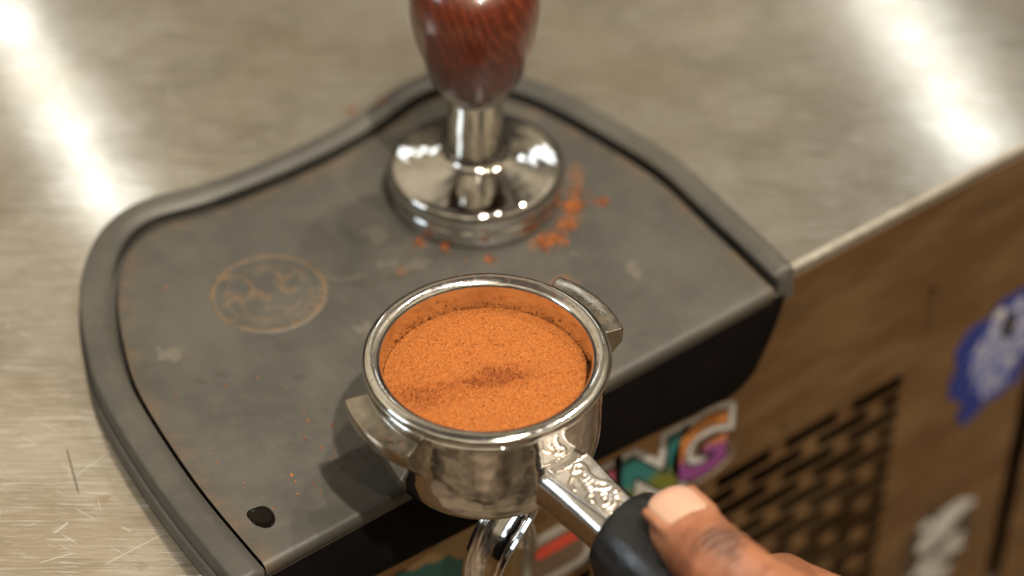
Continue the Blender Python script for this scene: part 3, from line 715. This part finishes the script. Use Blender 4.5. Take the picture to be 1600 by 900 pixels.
def plate(name, poly, y, th, mat, parent=None, **kw):
    v, f = prism(poly, y, y-th, 'y'); o = obj(name, v, f, mat, parent, smooth=False, **kw); fix(o); o.data.polygons.foreach_set('use_smooth', [False]*len(o.data.polygons)); return o
# blue patch
bs = empty('blue_sticker', (266, YP, -106), label='blue and white ragged sticker on the steel front at the far right', cat='sticker')
Bm = flat('ink_blue', (0.010, 0.030, 0.21)); Bl = Mat('ink_pale_blue', rough=0.4); Bl.set('color', Bl.mix(Bl.range(Bl.noise(0.28, 3, 0.6), 0.42, 0.58), (0.05, 0.08, 0.36), (0.46, 0.47, 0.55)))
plate('backing', blob(0, 0, 27, 29, 7.7, 0.22, 72, 2.6), 0, 0.25, Bm, bs)
plate('printed_centre', blob(2, 0, 20, 20, 5.1, 0.5), -0.3, 0.1, Bl, bs)
for i, (x, z, r) in enumerate(((-4, 22, 3.0), (-12, -26, 6), (16, 14, 2.2), (-9, 4, 1.6), (8, -9, 2.0))):
    plate('white_dot' if i != 1 else 'blue_lobe', blob(x, z, r, r, i+8.0, 0.3, 20), -0.45-0.02*i, 0.08, W1 if i not in (1,) else Bm, bs)
plate('black_mark', blob(3, 13, 3.5, 7, 4.4, 0.3, 20), -0.56, 0.08, dkb, bs)
# white scribble sticker
ws = empty('white_sticker', (250, YP, -205), label='torn white and black sticker low on the steel front by the panel gap', cat='sticker')
plate('dark_backing', blob(0, 0, 19, 27, 9.0, 0.35), 0, 0.2, flat('ink_brown', (0.06, 0.038, 0.02)), ws)
for i, (x, z, rx, rz) in enumerate(((5, 14, 11, 6), (-4, 5, 9, 6), (8, -8, 8, 6), (-6, -12, 8, 5), (2, -22, 10, 4), (-10, 16, 4, 3))):
    plate('white_shape', blob(x, z, rx, rz, 20+i*1.7, 0.6, 28, 2.2), -0.28-0.02*i, 0.08, W1, ws)
# teal and tan sticker under the flap
ts = empty('teal_sticker', (0, YP, -62), label='teal and tan sticker showing under the flap left of the spout', cat='sticker')
plate('tan_backing', blob(4, -4, 34, 26, 3.7, 0.2), 0, 0.25, flat('ink_tan', (0.40, 0.27, 0.12)), ts)
plate('teal_shape', blob(-9, 1, 20, 15, 6.6, 0.35), -0.3, 0.1, flat('ink_teal_flat', (0.03, 0.16, 0.14)), ts)
plate('orange_shape', blob(18, -14, 10, 9, 2.6, 0.5), -0.32, 0.1, flat('ink_ochre', (0.45, 0.19, 0.04)), ts)
# small red stripe sticker
rs = empty('red_stripe_sticker', (47, YP, -77), label='small grey bordered sticker with a red stripe seen behind the spout', cat='sticker')
def rrect(x0, x1, z0, z1, r, n=6):
    out = []
    for cx, cz_, a0 in ((x1-r, z1-r, 0), (x0+r, z1-r, 90), (x0+r, z0+r, 180), (x1-r, z0+r, 270)):
        out += [(cx+r*math.cos(rad(a0+90*i/n)), cz_+r*math.sin(rad(a0+90*i/n))) for i in range(n+1)]
    return out
plate('grey_border', rrect(-15, 16, -14, 12, 6), 0, 0.25, flat('ink_grey', (0.36, 0.33, 0.28)), rs)
plate('brown_field', rrect(-11.5, 12.5, -10, 8, 4), -0.3, 0.08, flat('ink_field', (0.13, 0.08, 0.05)), rs)
plate('red_stripe', rrect(-9, 11, 0.5, 6, 2.4), -0.42, 0.08, flat('ink_red', (0.55, 0.055, 0.03)), rs)

# ------------------------------------------------------------------ the hand
hand_o = None
def build_hand():
    bm = bmesh.new()
    def ball(c, r, sc=(1, 1, 1), rot=None):
        mtx = Matrix.Translation(c)
        if rot is not None: mtx = mtx @ rot.to_matrix().to_4x4()
        mtx = mtx @ Matrix.Diagonal((*sc, 1))
        bmesh.ops.create_icosphere(bm, subdivisions=2, radius=r*1.015, matrix=mtx)
    def cap(a, b, ra, rb, flat_=None):
        a, b = V(a), V(b); n = max(1, int((b-a).length/(0.33*min(ra, rb))))
        for i in range(n+1):
            t = i/n; ball(a.lerp(b, t), ra+(rb-ra)*t)
    def chain(pts):
        for (a, ra), (b, rb) in zip(pts, pts[1:]): cap(a, b, ra, rb)
    for c in HAND: chain(c)
    me = bpy.data.meshes.new('hand_raw'); bm.to_mesh(me); bm.free()
    for vv in me.vertices: vv.co *= S
    t = bpy.data.objects.new('hand_raw', me); col.objects.link(t)
    r = t.modifiers.new('r', 'REMESH'); r.mode = 'VOXEL'; r.voxel_size = 0.9*S
    s = t.modifiers.new('s', 'SMOOTH'); s.factor = 0.5; s.iterations = 9
    dg = bpy.context.evaluated_depsgraph_get(); dg.update()
    out = bpy.data.meshes.new_from_object(t.evaluated_get(dg)); bpy.data.objects.remove(t)
    return out
# thumb along the top of the grip, pointing at the bowl; fingers close round the underside
tip = on_z(1066, 828, 50); ip_ = on_z(1124, 884, 53); mcp = on_z(1222, 958, 48); cmc = on_z(1345, 1030, 28)
AX = lambda y, z=0: V((PC.x, PC.y, PC.z))+Matrix.Rotation(YAW, 3, 'Z') @ V((0, y, 14.1+NZ-(-y-59.5)*math.tan(tilt)+z))
HAND = [[(tip, 9.4), (tip.lerp(ip_, 0.45), 10.6), (ip_, 11.2), (ip_.lerp(mcp, 0.5), 11.2), (mcp, 13), (cmc, 16)]]
wrist = AX(-175)+V((62, -26, -6)); elbow = wrist+V((70, -190, -10))
knk = [AX(-92)+V((30, 0, -14)), AX(-110)+V((33, 0, -14)), AX(-128)+V((33, 0, -15)), AX(-145)+V((31, 0, -17))]
HAND.append([(cmc, 16), (wrist, 19)]); HAND.append([(wrist, 21), (elbow, 31)]); HAND.append([(wrist+V((0, 0, -12)), 18), (elbow+V((0, 0, -10)), 30)])
for i, k in enumerate(knk):
    HAND.append([(wrist.lerp(k, 0.15), 16), (wrist.lerp(k, 0.6), 12.5), (k, 10.5)])
    c = AX(-88-18.5*i)
    rr_ = 14.5+8.0
    fr = (8.6, 9.0, 8.6, 7.4)[i]
    def rnd_pt(deg, R_): a = rad(deg); return c+V((R_*math.cos(a), 0, R_*math.sin(a)))
    HAND.append([(k, 10.5), (rnd_pt(-38, 27), fr+0.8), (rnd_pt(-85, 23.5), fr), (rnd_pt(-135, 22.5), fr-0.6), (rnd_pt(-175, 22), fr-1.2)])
HAND.append([(mcp, 12), (knk[0], 11), (knk[1], 11)]); HAND.append([(cmc, 15), (knk[1], 12)]); HAND.append([(cmc, 16), (knk[3], 13)]); HAND.append([(mcp, 12), (cmc.lerp(knk[1], 0.5), 13)])
ax_t = (tip-ip_).normalized()
up_n = V((0, 0, 0.86))-look*0.25; up_n = (up_n-ax_t*up_n.dot(ax_t)).normalized(); sd = ax_t.cross(up_n).normalized()
def nail_pt(ln, x, lift=0.0):
    R_ = 10.6; h = math.sqrt(max(0.0, R_*R_-x*x))-R_
    return tip+ax_t*(ln+0.5)+sd*(x+0.5)+up_n*(9.9+h*0.85+lift-0.55*((ln+1)/8)**2*(1.0 if ln > -1 else 0.3))
fold = [nail_pt(6-1.4*i, 7.3-0.02*i, -1.1) for i in range(8)]+[nail_pt(-5.6-2.6*math.sin(math.pi*k/8), 7.1*math.cos(math.pi*k/8), -1.1) for k in range(9)]+[nail_pt(-3.8+1.4*i, -7.2, -1.1) for i in range(8)]
HAND.append([(p, 1.75) for p in fold])
hme = build_hand()
ms = Mat('skin', rough=0.55, sss=0.25)
ms.b.inputs['Subsurface Radius'].default_value = (1.0, 0.35, 0.18); ms.b.inputs['Subsurface Scale'].default_value = 2.2*S
nz = ms.noise(0.12, 4, 0.55); fi = ms.noise(1.2, 4, 0.6)
c = ms.mix(ms.range(nz, 0.35, 0.65), (0.25, 0.092, 0.042), (0.34, 0.135, 0.066))
def dist_to(mt, p):
    n = mt.new('ShaderNodeVectorMath', operation='DISTANCE'); mt.put(n.inputs[0], mt.pos()); n.inputs[1].default_value = tuple(p); return n.outputs['Value']
HB = V((60, -150, 20))
kn = (ip_+V((0, 0, 10)))-HB
dkn = ms.math('ADD', dist_to(ms, kn), ms.math('MULTIPLY', ms.math('SUBTRACT', nz, 0.5), 8))
c = ms.mix(ms.range(dkn, 9.5, 3.0, 0, 0.7), c, (0.095, 0.05, 0.034))
dtp = dist_to(ms, tip-HB)
c = ms.mix(ms.range(dtp, 15, 8, 0, 0.6), c, (0.52, 0.25, 0.14))
ms.set('color', c)
wr = ms.new('ShaderNodeVectorMath', operation='DOT_PRODUCT'); ms.put(wr.inputs[0], ms.pos()); wr.inputs[1].default_value = tuple(ax_t)
wave = ms.math('SINE', ms.math('ADD', ms.math('MULTIPLY', wr.outputs['Value'], 2.3), ms.math('MULTIPLY', ms.noise(0.35, 3), 7)))
wave = ms.math('MULTIPLY', wave, ms.range(dkn, 9, 3))
ms.set('Normal', ms.bump(ms.math('ADD', ms.math('MULTIPLY', fi, 0.6), ms.math('MULTIPLY', wave, 0.9)), 0.4, 0.85))
for vv in hme.vertices: vv.co -= HB*S
person = link('person', hme, ms, label='right hand of a person gripping the portafilter handle, thumb on top', cat='person', loc=HB)
hme.update()
# thumb nail: a curved shell laid on the tip
def build_nail():
    v, f = [], []; A, B = 18, 16
    for side in (0, 1):
        for i in range(A+1):
            u = i/A; ln = -6.8+u*15.4                           # from cuticle to free edge
            w = 6.9*(1-0.10*(1-u)**2)*math.sqrt(max(0.03, 1-max(0, (0.25-u)/0.25)**2*0.75))*(1 if u < 0.72 else math.sqrt(max(0.02, 1-((u-0.72)/0.30)**2)))
            for j in range(B+1):
                s_ = (j/B*2-1); x = w*s_
                p = nail_pt(ln, x, (0.0 if side else -0.6)-(1.0 if i == 0 else 0)-(0.042*(ln-4)**2 if ln > 4 else 0)); v.append(tuple(p-HB))
    n = (A+1)*(B+1); g = lambda i, j, s_: s_*n+i*(B+1)+j
    for s_ in (0, 1):
        for i in range(A):
            for j in range(B): f.append((g(i, j, s_), g(i, j+1, s_), g(i+1, j+1, s_), g(i+1, j, s_)) if s_ else (g(i, j, s_), g(i+1, j, s_), g(i+1, j+1, s_), g(i, j+1, s_)))
    for i in range(A): f += [(g(i, 0, 0), g(i, 0, 1), g(i+1, 0, 1), g(i+1, 0, 0)), (g(i, B, 0), g(i+1, B, 0), g(i+1, B, 1), g(i, B, 1))]
    for j in range(B): f += [(g(0, j, 0), g(0, j+1, 0), g(0, j+1, 1), g(0, j, 1)), (g(A, j, 0), g(A, j, 1), g(A, j+1, 1), g(A, j+1, 0))]
    return v, f
mn = Mat('nail', rough=0.2, sss=0.3, color=(0.60, 0.36, 0.255)); mn.b.inputs['Subsurface Scale'].default_value = 2*S
v, f = build_nail(); fix(obj('thumbnail', v, f, mn, person))
